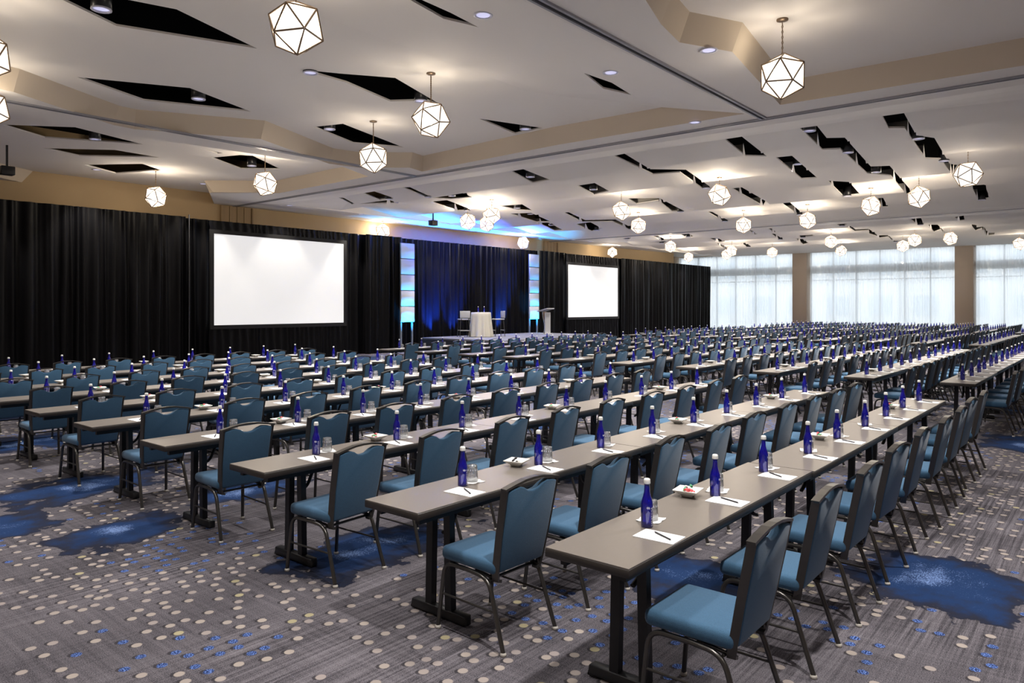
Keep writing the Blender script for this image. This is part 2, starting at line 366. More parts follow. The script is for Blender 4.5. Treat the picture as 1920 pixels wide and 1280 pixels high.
def inside(pt, poly):
    x, y = pt; c = False; j = len(poly)-1
    for i in range(len(poly)):
        xi, yi = poly[i]; xj, yj = poly[j]
        if (yi > y) != (yj > y) and x < (xj-xi)*(y-yi)/(yj-yi)+xi: c = not c
        j = i
    return c
TRAYS = [trayA, trayB, trayC]
TRAYT = [offset(t, .012) for t in TRAYS]
OUTS = [offset(t, .15) for t in TRAYS]
OUTB = OUTS[1] = [(x, 5.15 if y < 8.1 else y) for x, y in OUTS[1]]
PITCH = 2.80
folds = []
def zf(x, y):
    for t in TRAYT:
        if inside((x, y), t): return ZT
    yi = 8.0 if x < 10.2 else 8.0-(x-10.2)/2.3*1.3
    if y < yi and inside((x, y), OUTB): return ZS+(ZT-ZS)*max(0, min(1, (y-5.15)/(yi-5.15)))
    for a, b in ((XF0, XF1), (XG0, XG1)):
        if a <= x <= b and -8 < y < 21.7:
            u = (x-a)/PITCH; k = u-math.floor(u)
            n = max(1, round((b-a)/PITCH)); u = (x-a)/((b-a)/n); k = u-math.floor(u)
            if k > .93: return ZL+(k-.93)/.07*(ZT-ZL)
            return ZT-(ZT-ZL)*k/.93
    if x > XG1: return 5.48
    return ZS
ZL = 5.34
def PC(px, py):
    """photo pixel -> first point where that line of sight meets the ceiling"""
    tz = (Y0-py)/F; t = (px-960)/F
    g = lambda d: H+tz*d-zf(d*(t*SA+CA), d*(SA-t*CA))
    d = 2.
    while g(d) < 0 and d < 90: d += .06
    a, b = d-.06, d
    for _ in range(12):
        m_ = (a+b)/2
        if g(m_) < 0: a = m_
        else: b = m_
    return (b*(t*SA+CA), b*(SA-t*CA))
def dens(h, st=7.):
    out = []
    for i in range(len(h)):
        (x0, y0), (x1, y1) = h[i], h[(i+1) % len(h)]; n = max(1, int(math.hypot(x1-x0, y1-y0)/st))
        out += [(x0+(x1-x0)*k/n, y0+(y1-y0)*k/n) for k in range(n)]
    return out
HOLES = [[PC(*q) for q in h] for h in HOLES_A]+[[PC(*q) for q in dens(h)] for h in HOLES_B]+[[PC(*q) for q in dens(h, 5.)] for h in HOLES_C]
cv, ce = [], []
def addpoly(p, closed=True):
    o = len(cv); cv.extend(Vector((q[0], q[1])) for q in p); n = len(p)
    ce.extend((o+i, o+(i+1) % n) for i in range(n if closed else n-1))
addpoly([(X0,YR),(X1,YR),(X1,26.6),(X0,26.6)])
for t, u in zip(TRAYS, OUTS): addpoly(t); addpoly(u)
for h in HOLES: addpoly(h)
for a, b in ((XF0, XF1), (XG0, XG1)):
    n = max(1, round((b-a)/PITCH)); st = (b-a)/n
    addpoly([(a-.02,-8.05),(b+.02,-8.05),(b+.02,21.75),(a-.02,21.75)]); addpoly([(a,-8),(b,-8),(b,21.7),(a,21.7)])
    for i in range(n):
        for k in ((0, .93) if i else (.93,)):
            addpoly([(a+(i+k)*st+(1e-4 if k == 0 else 0), -7.99), (a+(i+k)*st+(1e-4 if k == 0 else 0), 21.69)], False)
addpoly([(XG1+.04,YR+.01),(XG1+.04,26.59)], False)
dv, de, df, *_ = delaunay_2d_cdt(cv, ce, [], 0, 1e-5)
HB = [(min(q[0] for q in h), max(q[0] for q in h), min(q[1] for q in h), max(q[1] for q in h), h) for h in HOLES]
def in_hole(x, y):
    return any(a < x < b and c < y < d and inside((x, y), h) for a, b, c, d, h in HB)
cm = MB(); zv = [(v.x, v.y, zf(v.x, v.y)) for v in dv]; keep = []
for f in df:
    c = sum((dv[i] for i in f), Vector((0, 0)))/len(f)
    if not in_hole(c.x, c.y): keep.append(tuple(f))
cm.add(zv, keep)
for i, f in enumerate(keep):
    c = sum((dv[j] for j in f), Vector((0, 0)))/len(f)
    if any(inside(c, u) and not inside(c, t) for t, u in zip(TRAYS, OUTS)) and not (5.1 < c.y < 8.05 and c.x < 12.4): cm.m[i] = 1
# panel thickness around every opening
cnt = {}
for f in keep:
    for i in range(len(f)):
        e = (f[i], f[(i+1) % len(f)]); cnt[tuple(sorted(e))] = cnt.get(tuple(sorted(e)), 0)+1
o0 = len(cm.v); idx = {}
for e, c in cnt.items():
    if c == 1:
        mx = (dv[e[0]]+dv[e[1]])/2
        if mx.x < X0+.05 or mx.x > X1-.05 or mx.y < YR+.05 or mx.y > 26.55: continue
        for i in e:
            if i not in idx: idx[i] = len(cm.v); cm.v.append((zv[i][0], zv[i][1], zv[i][2]+.03))
        cm.f.append((e[0], e[1], idx[e[1]], idx[e[0]])); cm.m.append(0); cm.sm.append(False)
ceil = struct('ceiling', cm.mesh('ceiling', ['ceiling_paint', 'ceiling_side_shade']), label='white folded panel ceiling with angular black openings')
def track(n, x0, x1, y0, y1, label):
    t = thing('trim_%d' % n, label, None); t['kind'] = 'structure'
    if x1-x0 > y1-y0:
        link('track_flange', MB().box(x0, x1, y0, y0+.035, ZS-.03, ZS+.005).box(x0, x1, y1-.035, y1, ZS-.03, ZS+.005).mesh('track_flange', 'track_metal'), t)
        link('track_groove', MB().box(x0, x1, y0+.035, y1-.035, ZS-.008, ZS+.005).mesh('track_groove', 'track_dark'), t)
    else:
        link('track_flange', MB().box(x0, x0+.03, y0, y1, ZS-.03, ZS+.005).box(x1-.03, x1, y0, y1, ZS-.03, ZS+.005).mesh('track_flange', 'track_metal'), t)
        link('track_groove', MB().box(x0+.03, x1-.03, y0, y1, ZS-.008, ZS+.005).mesh('track_groove', 'track_dark'), t)
track(1, TX1-.06, TX1+.06, YR, YW, 'dark partition track crossing the ceiling towards the stage wall')
track(2, X0, TX1-.06, TY1-.065, TY1+.065, 'dark partition track along the ceiling, right of the hanging lamps')
track(3, X0, TX1-.06, TY2-.055, TY2+.055, 'thin dark partition track along the left of the ceiling')
track(4, TX2-.05, TX2+.05, YR, YW, 'far partition track crossing the ceiling before the windows')
# ------------------------------------------------------------------ window wall, sheers, outside
PILL = [-2.25, 6.95, 16.2, 25.6]
hd = MB().box(X1, X1+.35, YR, 27, 5.45, ZP); struct('wall_window', hd.mesh('wall_window', 'wall_tan'))
for i, y in enumerate(PILL):
    k = MB().box(X1-.75, X1+.35, y-.46, y+.46, 0, 5.5)
    struct('wall_pillar_%d' % (i+1), k.mesh('wall_pillar', 'pillar_taupe', .01, 1), label='taupe wall pillar between the sheer curtains')
edges = [YR] + [v for y in PILL for v in (y-.46, y+.46)] + [26.6]
rn = random.Random(3)
for i in range(0, 8, 2):
    y0, y1 = edges[i], edges[i+1]
    wn = thing('window_%d' % (i//2+1), None, None); wn['kind'] = 'structure'
    n = max(2, round((y1-y0)/1.45)); st = (y1-y0)/n
    fr = MB().box(X1+.15, X1+.25, y0, y1, 0, .12).box(X1+.15, X1+.25, y0, y1, 5.35, 5.47).box(X1+.15, X1+.25, y0, y1, 3.52, 3.58)
    for j in range(n+1): fr.box(X1+.14, X1+.26, y0+j*st-.035, y0+j*st+.035, 0, 5.47)
    link('window_frame', fr.mesh('window_frame', 'mullion'), wn)
    link('spandrel', MB().box(X1+.28, X1+.5, y0, y1, 4.0, 4.5).mesh('spandrel', 'spandrel_grey'), wn)
    for j in range(n):
        for z0, z1 in ((.12, 3.52), (3.58, 5.35)):
            link('pane', MB().box(X1+.19, X1+.20, y0+j*st+.035, y0+(j+1)*st-.035, z0, z1).mesh('pane', 'window_glass'), wn)
SHE = []
for i in range(0, 8, 2):
    y0, y1 = edges[i]+.05, edges[i+1]-.05
    xs = []; y = y0; ph = 0.
    vs = []; n = int((y1-y0)/.028); ph = 0.; amp = .045; rows = [0.03, 1.4, 2.8, 4.2, 5.4]
    for k in range(n+1):
        y = y0+(y1-y0)*k/n; ph += .028*2*PI/(.17+.09*math.sin(y*2.3)+.05*math.sin(y*7.1+1)); amp = .05+.025*math.sin(y*1.7+i)
        for z in rows: vs.append((X1-.22+amp*math.sin(ph)*(.75+.25*z/5.4)+.012*math.sin(ph*.37+z), y, z))
    R = len(rows); fs = [(k*R+j, (k+1)*R+j, (k+1)*R+j+1, k*R+j+1) for k in range(n) for j in range(R-1)]
    s = link('sheer_curtain', MB().add(vs, fs, 0, True).mesh('sheer_curtain', 'sheer'))
    SHE.append(s)
for s, l in zip(SHE, ['white sheer curtain right of both pillars, mostly outside the frame', 'white sheer curtain right of the right-hand taupe pillar', 'wide white sheer curtain between the two taupe pillars', 'white sheer curtain between the black drapes and the left pillar']):
    tag(s, l, 'curtain', 'sheer curtains over the window wall')
g = MB().box(X1+.6, X1+70, -45, 70, -.4, -.1); struct('floor_outside', g.mesh('floor_outside', 'outside_paving'))
bd = thing('building', 'pale building across the street, faint behind the sheers', 'building', (X1+34, 0, -.1))
bm_ = MB().box(0, 12, -30, 60, 0, 9.5); link('wall', bm_.mesh('facade', 'outside_building'), bd)
wm = MB().box(-.06, .02, -1.1, 1.1, 0, 2.0).mesh('facade_window', 'outside_glass')
for r in range(2):
    for j in range(14): link('window', wm, bd, (-.02, -10+j*4.2, 1.0+r*4.2))
# ------------------------------------------------------------------ black drapes along the stage wall
YD, ZD = 22.6, 4.67
def drape(name, x0, x1, y, z0, z1, label, seed, lam=.26, amp=.06):
    r = random.Random(seed); n = int((x1-x0)/.03); R = 7; vs = []; ph = r.random()*6; a = amp; l = lam
    for k in range(n+1):
        if k % 9 == 0: l = lam*r.uniform(.55, 2.3); a = amp*r.uniform(.45, 1.5)
        x = x0+(x1-x0)*k/n; ph += .03*2*PI/l
        s_ = math.sin(ph); s_ = math.copysign(abs(s_)**.75, s_)
        for j in range(R):
            t = j/(R-1); z = z0+(z1-z0)*t
            vs.append((x+.02*math.sin(ph*.5+t*2), y+a*s_*(1.05-.55*t**3)+.015*math.sin(ph*.31+t*5), z))
    fs = [(k*R+j, (k+1)*R+j, (k+1)*R+j+1, k*R+j+1) for k in range(n) for j in range(R-1)]
    return tag(link(name, MB().add(vs, fs, 0, True).mesh(name, 'drape_black')), label, 'curtain', 'black drapes along the stage wall')
xa = [X0+.1]+[AX(x, YD) for x in (345, 687, 752, 776, 992, 1011, 1060, 1165, 1330)]
drape('black_drape', xa[0], xa[1], YD-.1, .01, ZD, 'long black drape left of the big projection screen', 1)
drape('black_drape', xa[1]-.06, xa[2]+.3, YD+.2, .01, ZD, 'black drape hanging behind the big left projection screen', 2)
drape('black_drape', xa[2]-.06, xa[3], YD-.05, .01, ZD, 'black drape between left screen and left light column', 3)
drape('black_drape', xa[3]-.06, xa[6]+.1, YD+.2, .01, ZD, 'blue-lit black drape behind the stage between the light columns', 4)
drape('black_drape', xa[6]-.06, xa[7], YD-.05, .01, ZD, 'narrow black drape right of the right light column', 6)
drape('black_drape', xa[7]-.06, xa[8]+.4, YD+.2, .01, ZD, 'black drape hanging behind the right projection screen', 7)
drape('black_drape', xa[8]-.06, xa[9], YD-.05, .01, ZD, 'black drape between right screen and the bright windows', 8)
pm = MB().tube([(0,0,0),(0,0,4.72)], .018, 8).mesh('pole', 'stool_dark'); pb = MB().box(-.12,.12,-.12,.12,0,.015).mesh('base', 'stool_dark')
t = thing('drape_pole', 'slim metal drape upright left of the big screen', 'pole', (xa[1]+.015, YD-.30, 0)); link('pole', pm, t); link('base_plate', pb, t)
# ------------------------------------------------------------------ projection screens
def screen(x0, x1, z0, z1, label, seed):
    y = 22.3; t = thing('projection_screen', label, 'screen', ((x0+x1)/2, y, 0), 0, 'projection screens'); hw = (x1-x0)/2; b = .13
    link('screen_surface', MB().box(-hw, hw, -.01, 0, z0, z1).mesh('screen_surface', 'screen_white'), t)
    link('frame', MB().box(-hw-b, -hw, -.03, .03, z0-b, z1+b).box(hw, hw+b, -.03, .03, z0-b, z1+b).box(-hw, hw, -.03, .03, z1, z1+b).box(-hw, hw, -.03, .03, z0-b, z0).mesh('screen_frame', 'screen_border'), t)
    for nm, za, zb, am in (('valance', z1+b, ZD-.06, .022), ('skirt', .02, z0-b, .03)):
        r = random.Random(seed); n = int(2*hw/.035); R = 4; vs = []; ph = 0.; l = .2
        for k in range(n+1):
            if k % 7 == 0: l = .2*r.uniform(.5, 1.6)
            ph += .035*2*PI/l
            for j in range(R):
                q = j/(R-1); vs.append((-hw-b+(2*hw+2*b)*k/n+.02*math.sin(ph*.4+q*6), am*math.sin(ph+q*1.2), za+(zb-za)*q))
        fs = [(k*R+j, (k+1)*R+j, (k+1)*R+j+1, k*R+j+1) for k in range(n) for j in range(R-1)]
        link(nm, MB().add(vs, fs, 0, True).mesh(nm, 'drape_black'), t)
    for s in (-1, 1): link('leg', MB().box(s*(hw-.1)-.03, s*(hw-.1)+.03, .04, .1, 0, z0-b+.05).mesh('screen_leg', 'screen_border'), t)
screen(AX(400.5, 22.3), AX(644, 22.3), 1.26, 4.19, 'large white projection screen in black frame at left', 5)
screen(AX(1064.5, 22.3), AX(1158, 22.3), 1.28, 4.05, 'white projection screen right of the lectern', 9)
# ------------------------------------------------------------------ light columns
def column(xc, label):
    t = thing('light_column', label, 'light panel', (xc, 22.25, 0), 0, 'light columns flanking the stage')
    z0, z1 = 1.22, 4.42; h = (z1-z0)/5
    for i in range(5):
        p = link('panel', MB().box(-.36, .36, -.03, .03, z0+i*h+.015, z0+(i+1)*h-.015).mesh('column_panel', 'acrylic_panel', .006, 1), t)
    link('post', MB().box(-.33, -.27, .03, .09, 0, z1).box(.27, .33, .03, .09, 0, z1).box(-.36, .36, .03, .06, z0, z1).mesh('column_post', 'panel_seam'), t)
column(AX(764, 22.25), 'stacked translucent light column left of the stage, cyan below'); column(AX(1001.5, 22.25), 'stacked translucent light column right of the stage, cyan below')
# ------------------------------------------------------------------ stage uplights (blue LED)
def spot(name, loc, aim, power, col, size, blend=.6, rad=.05, parent=None):
    l = bpy.data.lights.new(name, 'SPOT'); l.energy = power; l.color = col; l.spot_size = size; l.spot_blend = blend; l.shadow_soft_size = rad
    o = bpy.data.objects.new(name, l); COL.objects.link(o); o.location = loc
    o.rotation_euler = (Vector(aim)-Vector(loc)).to_track_quat('-Z', 'Y').to_euler()
    return o
STG = (20.75, 28.2, 17.6, 22.1, .58)
ub = MB().lathe([(0,0),(.11,0),(.12,.02),(.12,.16),(.09,.19)], 12).mesh('uplight_body', 'can_black'); ul = MB().lathe([(.09,.185),(0,.185)], 12).mesh('uplight_lens', 'blue_gel')
UP = [(AX(764,22.25), 21.95, 0, (.015,.40,1.0), 900, 'left light column'), (AX(1001.5,22.25), 21.95, 0, (.015,.40,1.0), 900, 'right light column'),
      (AX(817,22.4), 22.32, 0, (.015,.10,1.0), 5200, 'left half of the stage drape'), (AX(858,22.4), 22.32, 0, (.015,.10,1.0), 3200, 'stage drape left of the table'),
      (AX(945,22.4), 22.32, 0, (.015,.13,1.0), 5200, 'stage drape right of the table')]
for x, y, z, c, p, lab in UP:
    t = thing('uplight', 'small round blue uplight at the foot of the '+lab, 'uplight', (x, y, z), 0, 'blue stage uplights')
    link('body', ub, t); link('lens', ul, t)
    spot('uplight_beam', (x, y, z+.24), (x, y+(.3 if y < 22 else .26), z+3), p, c, math.radians(62), .8, .04)
# ------------------------------------------------------------------ ceiling downlights
ring = MB().lathe([(.115,0),(.12,-.012),(.09,-.012),(.085,.0)], 16).mesh('downlight_ring', 'trim_white')
lens = MB().lathe([(.085,-.006),(0,-.006)], 12).mesh('downlight_lens', 'lens_glow')
canb = MB().lathe([(0,.30),(.12,.30),(.12,0),(.105,0),(.10,.03),(0,.03)], 14).mesh('can_body', 'can_black')
canr = MB().lathe([(.122,.012),(.122,-.004),(.10,-.004),(.10,.03)], 14).mesh('can_ring', 'trim_white')
canl = MB().lathe([(.10,.02),(0,.02)], 12).mesh('can_lens', 'lens_glow')
cans = [((190,14),'nearest large opening at the top left'),((372,183),'long brownish opening left of the lamps'),((178,259),'long dark opening at the far left'),((582,134),'left tip of the centre opening'),
        ((789,187),'right tip of the centre opening'),((985,240),'small triangular opening in the centre'),((618,240),'small opening left of the hanging lamps'),((1518,243),'start of the zigzag slot at right'),
        ((1590,284),'middle of the long zigzag slot'),((1643,321),'far part of the long zigzag slot'),((1722,258),'rightmost zigzag slot, upper bend'),((1770,300),'rightmost zigzag slot, lower bend'),((472,309),'left opening beyond the thin track')]
def beam(x, y, z, power, aim=None, size=105, col=(1,.95,.90), blend=.85):
    spot('downlight_beam', (x, y, z), aim or (x, y, 0), power, col, math.radians(size), blend, .08)
def put_can(x, y, lab):
    z = zf(x, y)-.03
    t = thing('can_downlight', 'black can downlight in the '+lab, 'downlight', (x, y, z), 0, 'can downlights in the ceiling openings')
    link('body', canb, t); link('ring', canr, t); link('lens', canl, t); beam(x, y, z-.03, SPOT_W)
for (px, py), lab in cans: put_can(*PC(px, py), lab)
def inpt(h):
    """a point well inside an opening, near its right-hand end"""
    h2 = sorted(h, key=lambda q: q[0]); c = (sum(q[0] for q in h2[-3:])/3, sum(q[1] for q in h2[-3:])/3)
    if inside(c, h): return c
    c = (sum(q[0] for q in h)/len(h), sum(q[1] for q in h)/len(h))
    return c if inside(c, h) else None
nA = len(HOLES_A); ci = [0, 0]
for hi, h in enumerate(HOLES[nA:]):
    c = inpt(h)
    if c is None or (hi in (5, 6)): continue
    z_ = 0 if hi < len(HOLES_B) else 1
    if ci[z_] >= 20: continue
    if z_ == 0 and hi in (23, 24, 9, 3): continue
    put_can(*c, '%s black slot of the %s ceiling zone' % (ORD[ci[z_]], ('middle', 'far')[z_])); ci[z_] += 1
def put_downlight(x, y, label, power, aim=None, size=105, col=(1,.95,.90), blend=.85):
    for k in range(12):
        if not in_hole(x, y): break
        y += .25
    z = zf(x, y)
    t = thing('downlight', label, 'downlight', (x, y, z-.004), 0, 'recessed ceiling downlights'); link('ring', ring, t); link('lens', lens, t)
    beam(x, y, z-.05, power, aim, size, col, blend)
for px, py, lab in [(906,27,'nearest round downlight at the top centre'),(1145,135,'round downlight beside the small black slit'),(1329,93,'round downlight left of the big right-hand lamp'),(1303,208,'round downlight before the crossing tracks')]:
    put_downlight(*PC(px, py), lab, SPOT_W)
# the same fittings go on outside the frame: behind the camera and along the right side
for ai, x in enumerate((-6.2, -2.2, 2.4, 7.2, 12.0, 16.8, 21.6, 26.4, 31.2+.5, 36.6, 42.0)):
    put_downlight(x, -3.6, '%s round downlight from the back along the right side, out of frame' % ORD[ai], SPOT_W)
    if x < 8: put_downlight(x, .6, '%s round downlight overhead right of the camera, out of frame' % ORD[ai], SPOT_W)
    if x < 2: put_downlight(x, 8.5, '%s round downlight behind the left foreground, out of frame' % ORD[ai], SPOT_W)
    if x < 3: put_downlight(x, 17.5, '%s round downlight in the left bay, out of frame' % ORD[ai], SPOT_W)
for i, (x, y) in enumerate(((1.0,4.2),(4.4,1.9),(-.8,7.2),(2.2,7.3),(3.6,4.0))): put_downlight(x, y, '%s added fill downlight above the left foreground, out of frame' % ORD[i], SPOT_W*.3)  # unseen fill lights, added to brighten the left foreground floor
for i in range(15):
    x = 2.1+i*3.05
    if min(abs(x-AX(764,22.25)), abs(x-AX(1001.5,22.25))) < 1.3: x += 1.5
    put_downlight(x, 21.75, '%s small downlight from the left above the black drapes' % ORD[i], 110 if (AX(400,22.3) < x < AX(644,22.3) or AX(1064,22.3) < x < AX(1158,22.3)) else 230, (x, 22.1, 0), 80, (1,.92,.8), .5)
# ------------------------------------------------------------------ pendant lamps
ph_ = (1+5**.5)/2; rt = .31
IV = [Vector(v).normalized()*rt for v in [(-1,ph_,0),(1,ph_,0),(-1,-ph_,0),(1,-ph_,0),(0,-1,ph_),(0,1,ph_),(0,-1,-ph_),(0,1,-ph_),(ph_,0,-1),(ph_,0,1),(-ph_,0,-1),(-ph_,0,1)]]
IF = [(0,11,5),(0,5,1),(0,1,7),(0,7,10),(0,10,11),(1,5,9),(5,11,4),(11,10,2),(10,7,6),(7,1,8),(3,9,4),(3,4,2),(3,2,6),(3,6,8),(3,8,9),(4,9,5),(2,4,11),(6,2,10),(8,6,7),(9,8,1)]
q_tri = IV[0]; panes = []
for a, b, c in IF:
    n = (IV[a]+IV[b]+IV[c]).normalized()
    vs = [IV[i]*.985 for i in (a, b, c)]
    panes.append(MB().add(vs+[v-n*.004 for v in vs], [(0,1,2),(5,4,3),(0,3,4,1),(1,4,5,2),(2,5,3,0)]).mesh('pane', 'pane_glow'))
fr = MB(); seen = set()
for f in IF:
    for i in range(3):
        e = tuple(sorted((f[i], f[(i+1) % 3])))
        if e not in seen: seen.add(e); fr.tube([IV[e[0]], IV[e[1]]], .0105, 5, cap=False)
frame_me = fr.mesh('pendant_frame', 'bronze')
shade_me = MB().add([v*.985 for v in IV], IF).mesh('pendant_shade', 'pane_glow')
canopy_me = MB().lathe([(0,.03),(.075,.03),(.075,.012),(.03,0),(0,0)], 14).mesh('pendant_canopy', 'bronze')
PEND = [(555,52,'nearest glowing faceted pendant, at the top left of centre'),(-33,103,'glowing pendant cut by the left photo edge, the upper one'),(-24,203,'glowing pendant cut by the left photo edge, the lower one'),
 (1467,143,'large glowing pendant at the upper right, hanging alone'),(808,224,'glowing pendant hanging beside the centre opening'),(700,296,'glowing pendant left of the centre tray corner'),(497,344,'glowing pendant above the left end of the big screen'),
 (292,369,'glowing pendant over the left black drape'),(1815,327,'glowing pendant nearest the right photo edge, in the zigzag zone'),(1723,369,'glowing pendant below the long zigzag slot'),(1349,365,'glowing pendant right of centre among the slots'),
 (1633,386,'glowing pendant left of the long zigzag slot end'),(1165,395,'glowing pendant above the right screen, the nearer one'),(1197,423,'glowing pendant above the right screen, the farther one'),(922,404,'glowing pendant over the stage, nearest of three'),
 (913,419,'glowing pendant over the stage, partly hidden by another'),(877,415,'glowing pendant over the stage, left of the overlapping pair'),(718,433,'glowing pendant above the left light column'),(981,455,'glowing pendant above the right light column'),
 (1148,473,'glowing pendant just above the right screen corner'),(1257,462,'glowing pendant near the right end of the tan wall'),(1394,422,'glowing pendant above the left sheer curtain, nearest'),(1514,413,'glowing pendant above the left pillar'),
 (1291,482,'small glowing pendant in the far left corner by the windows'),(1372,470,'small glowing pendant before the left sheer, the nearer of a pair'),(1362,477,'small glowing pendant before the left sheer, behind its neighbour'),(1448,473,'small glowing pendant before the left sheer, near the pillar'),
 (1558,453,'small glowing pendant before the middle sheer, at left'),(1577,470,'small glowing pendant before the middle sheer, lower left'),(1693,461,'small glowing pendant before the middle sheer, lower right'),(1715,450,'small glowing pendant before the middle sheer, upper right'),
 (1782,447,'glowing pendant just left of the right pillar'),(1912,457,'small glowing pendant at the right photo edge before the sheer')]
rp = random.Random(11)
chains = {}
for px, py, lab in PEND:
    x, y = P(px, py, 4.9); d = depth(x, y); zc = zf(x, y)
    if in_hole(x, y): zc = ZT
    t = thing('pendant_lamp', lab, 'lamp', (x, y, 4.9), 0, 'faceted pendant lamps'); ln = zc-4.9
    Rm = Matrix.Rotation(rp.random()*6.28, 4, 'Z') @ Matrix.Rotation(rp.uniform(.2, 1.1), 4, 'X')
    link('frame', frame_me, t, M=Rm)
    bl_ = bpy.data.lights.new('bulb', 'POINT'); bl_.energy = BULB_W; bl_.color = (1, .86, .68); bl_.shadow_soft_size = .08
    bo = bpy.data.objects.new('bulb', bl_); COL.objects.link(bo); bo.parent = t
    if d < 17:
        for me in panes: link('pane', me, t, M=Rm)
    else: link('shade', shade_me, t, M=Rm)
    link('canopy', canopy_me, t, (0, 0, ln-.03))
    ck = round(ln, 2)
    if ck not in chains:
        c = MB(); top = max((Rm @ v).z for v in IV)*.9; nl = int((ln-.03-.26)/.035); zz = .25
        for k in range(nl):
            a = (k % 2)*PI/2; r_ = []
            for q in range(7):
                an = 2*PI*q/6; r_.append((math.cos(a)*.011*math.cos(an), math.sin(a)*.011*math.cos(an), zz+.0175+.021*math.sin(an)))
            c.tube(r_, .003, 4, cap=False); zz += .035
        c.tube([(0,0,.2),(0,0,ln-.02)], .003, 4)
        chains[ck] = c.mesh('pendant_chain', 'bronze')
    link('chain', chains[ck], t)
# small black speakers hanging under the soffit
for (px, py), lab in (((13,320), 'small black speaker under the ceiling at the far left'), ((812,418), 'small black speaker hanging above the stage drape')):
    x, y = P(px, py, 5.05); t = thing('ceiling_speaker', lab, 'speaker', (x, y, 5.05), 0, 'hanging speakers')
    link('cabinet', MB().box(-.14,.14,-.12,.12,-.1,.1).mesh('speaker_cabinet', 'can_black', .015), t)
    link('bracket', MB().box(-.02,.02,-.02,.02,.1,zf(x,y)-5.05).mesh('speaker_bracket', 'can_black'), t)
# ------------------------------------------------------------------ stage and its furniture
x0, x1, y0, y1, zs = STG
t = thing('stage', 'low grey carpeted stage in front of the drapes', 'stage', ((x0+x1)/2, (y0+y1)/2, 0))
hw, hd_ = (x1-x0)/2, (y1-y0)/2
link('deck', MB().box(-hw, hw, -hd_, hd_, zs-.06, zs).mesh('stage_deck', 'stage_carpet'), t)
link('skirt', MB().box(-hw+.02, hw-.02, -hd_+.02, hd_-.02, 0, zs-.06).mesh('stage_skirt', 'stage_skirt'), t)
cx, cy = P(902, 631, zs)
t = thing('cocktail_table', 'tall round table on stage under an ivory cloth', 'table', (cx, cy, zs))
link('tabletop', MB().lathe([(0,1.0),(.40,1.0),(.40,1.02),(0,1.02)], 24).mesh('round_top', 'stool_dark'), t)
link('pole', MB().tube([(0,0,.02),(0,0,1.0)], .035, 10).mesh('round_pole', 'stool_dark'), t)
link('base', MB().lathe([(0,0),(.25,0),(.25,.02),(.04,.03),(0,.03)], 20).mesh('round_base', 'stool_dark'), t)
vs = []; N_ = 96; rows = [(0,1.026),(.2,1.026),(.405,1.026),(.418,1.012),(.425,.9),(.44,.6),(.47,.3),(.50,.012)]
for r, z in rows:
    for k in range(N_):
        a = 2*PI*k/N_; wv = max(0, (1.0-z))*.045*math.sin(a*11+.8*math.sin(a*3)); vs.append(((r+wv)*math.cos(a), (r+wv)*math.sin(a), z))
fs = [(i*N_+k, i*N_+(k+1) % N_, (i+1)*N_+(k+1) % N_, (i+1)*N_+k) for i in range(len(rows)-1) for k in range(N_)]
o = link('tablecloth', MB().add(vs, fs, 0, True).mesh('tablecloth', 'cloth_ivory')); o.location = (cx, cy, zs); tag(o, 'ivory cloth draped to the floor over the stage table', 'tablecloth')
def stool(x, y, rz, label):
    t = thing('bar_stool', label, 'stool', (x, y, zs+.006), rz, 'bar stools on stage')
    link('seat', MB().box(-.22,.22,-.21,.22,.70,.75).mesh('stool_seat', 'stool_grey', .015), t)
    link('backrest', MB().box(-.22,.22,-.235,-.20,.78,1.08).mesh('stool_back', 'stool_grey', .012), t)
    link('back_post', MB().box(-.17,-.14,-.225,-.20,.7,1.0).box(.14,.17,-.225,-.20,.7,1.0).mesh('stool_post', 'stool_dark'), t)
    for sx in (-1, 1):
        for sy in (-1, 1): link('leg', MB().tube([(sx*.18, sy*.17, .70), (sx*.22, sy*.22, 0)], .016, 6).mesh('stool_leg', 'stool_dark'), t)
    link('footrest', MB().box(-.21,.21,.185,.225,.25,.28).box(-.21,.21,-.225,-.185,.25,.28).mesh('stool_footrest', 'stool_grey'), t)
sx_, sy_ = P(872, 632, zs); stool(cx-.88*SA-.05, cy+.88*CA-.25, -.55, 'grey bar stool left of the clothed stage table')
sx2, sy2 = P(934, 630.5, zs); stool(sx2, sy2, 1.1, 'grey bar stool right of the clothed stage table')
lx, ly = P(1023, 626, zs)
t = thing('lectern', 'curved grey lectern with slanted top at the right of the stage', 'lectern', (lx, ly, zs), 3.25)
link('base', MB().box(-.32,.32,-.24,.24,0,.025).mesh('lectern_base', 'lectern_grey', .006), t)
cp = [(-.02,.02),(.02,.25),(.0,.55),(-.06,.8),(-.08,1.02)]
pv = MB(); vs = [(sx*.15, yy*1.+s, z) for yy, z in cp for sx in (-1, 1) for s in (-.012, .012)]
fs = [(i*4+a, i*4+b, i*4+4+b, i*4+4+a) for i in range(len(cp)-1) for a, b in ((0,2),(2,3),(3,1),(1,0))]
link('panel', pv.add(vs, fs).mesh('lectern_panel', 'lectern_wood'), t)
for s in (-1, 1): link('post', MB().tube([(s*.19, yy+.03, z) for yy, z in cp], .022, 8).mesh('lectern_post', 'lectern_steel'), t)
link('side_panel', MB().box(-.24,.24,.09,.12,.02,1.0).mesh('lectern_side', 'lectern_grey'), t)
link('top', MB().add([(-.34,-.26,1.06),(.34,-.26,1.06),(.34,.27,1.20),(-.34,.27,1.20),(-.34,-.26,1.03),(.34,-.26,1.03),(.34,.27,1.16),(-.34,.27,1.16)], [(0,1,2,3),(7,6,5,4),(0,4,5,1),(1,5,6,2),(2,6,7,3),(3,7,4,0)]).mesh('lectern_top', 'lectern_grey'), t)
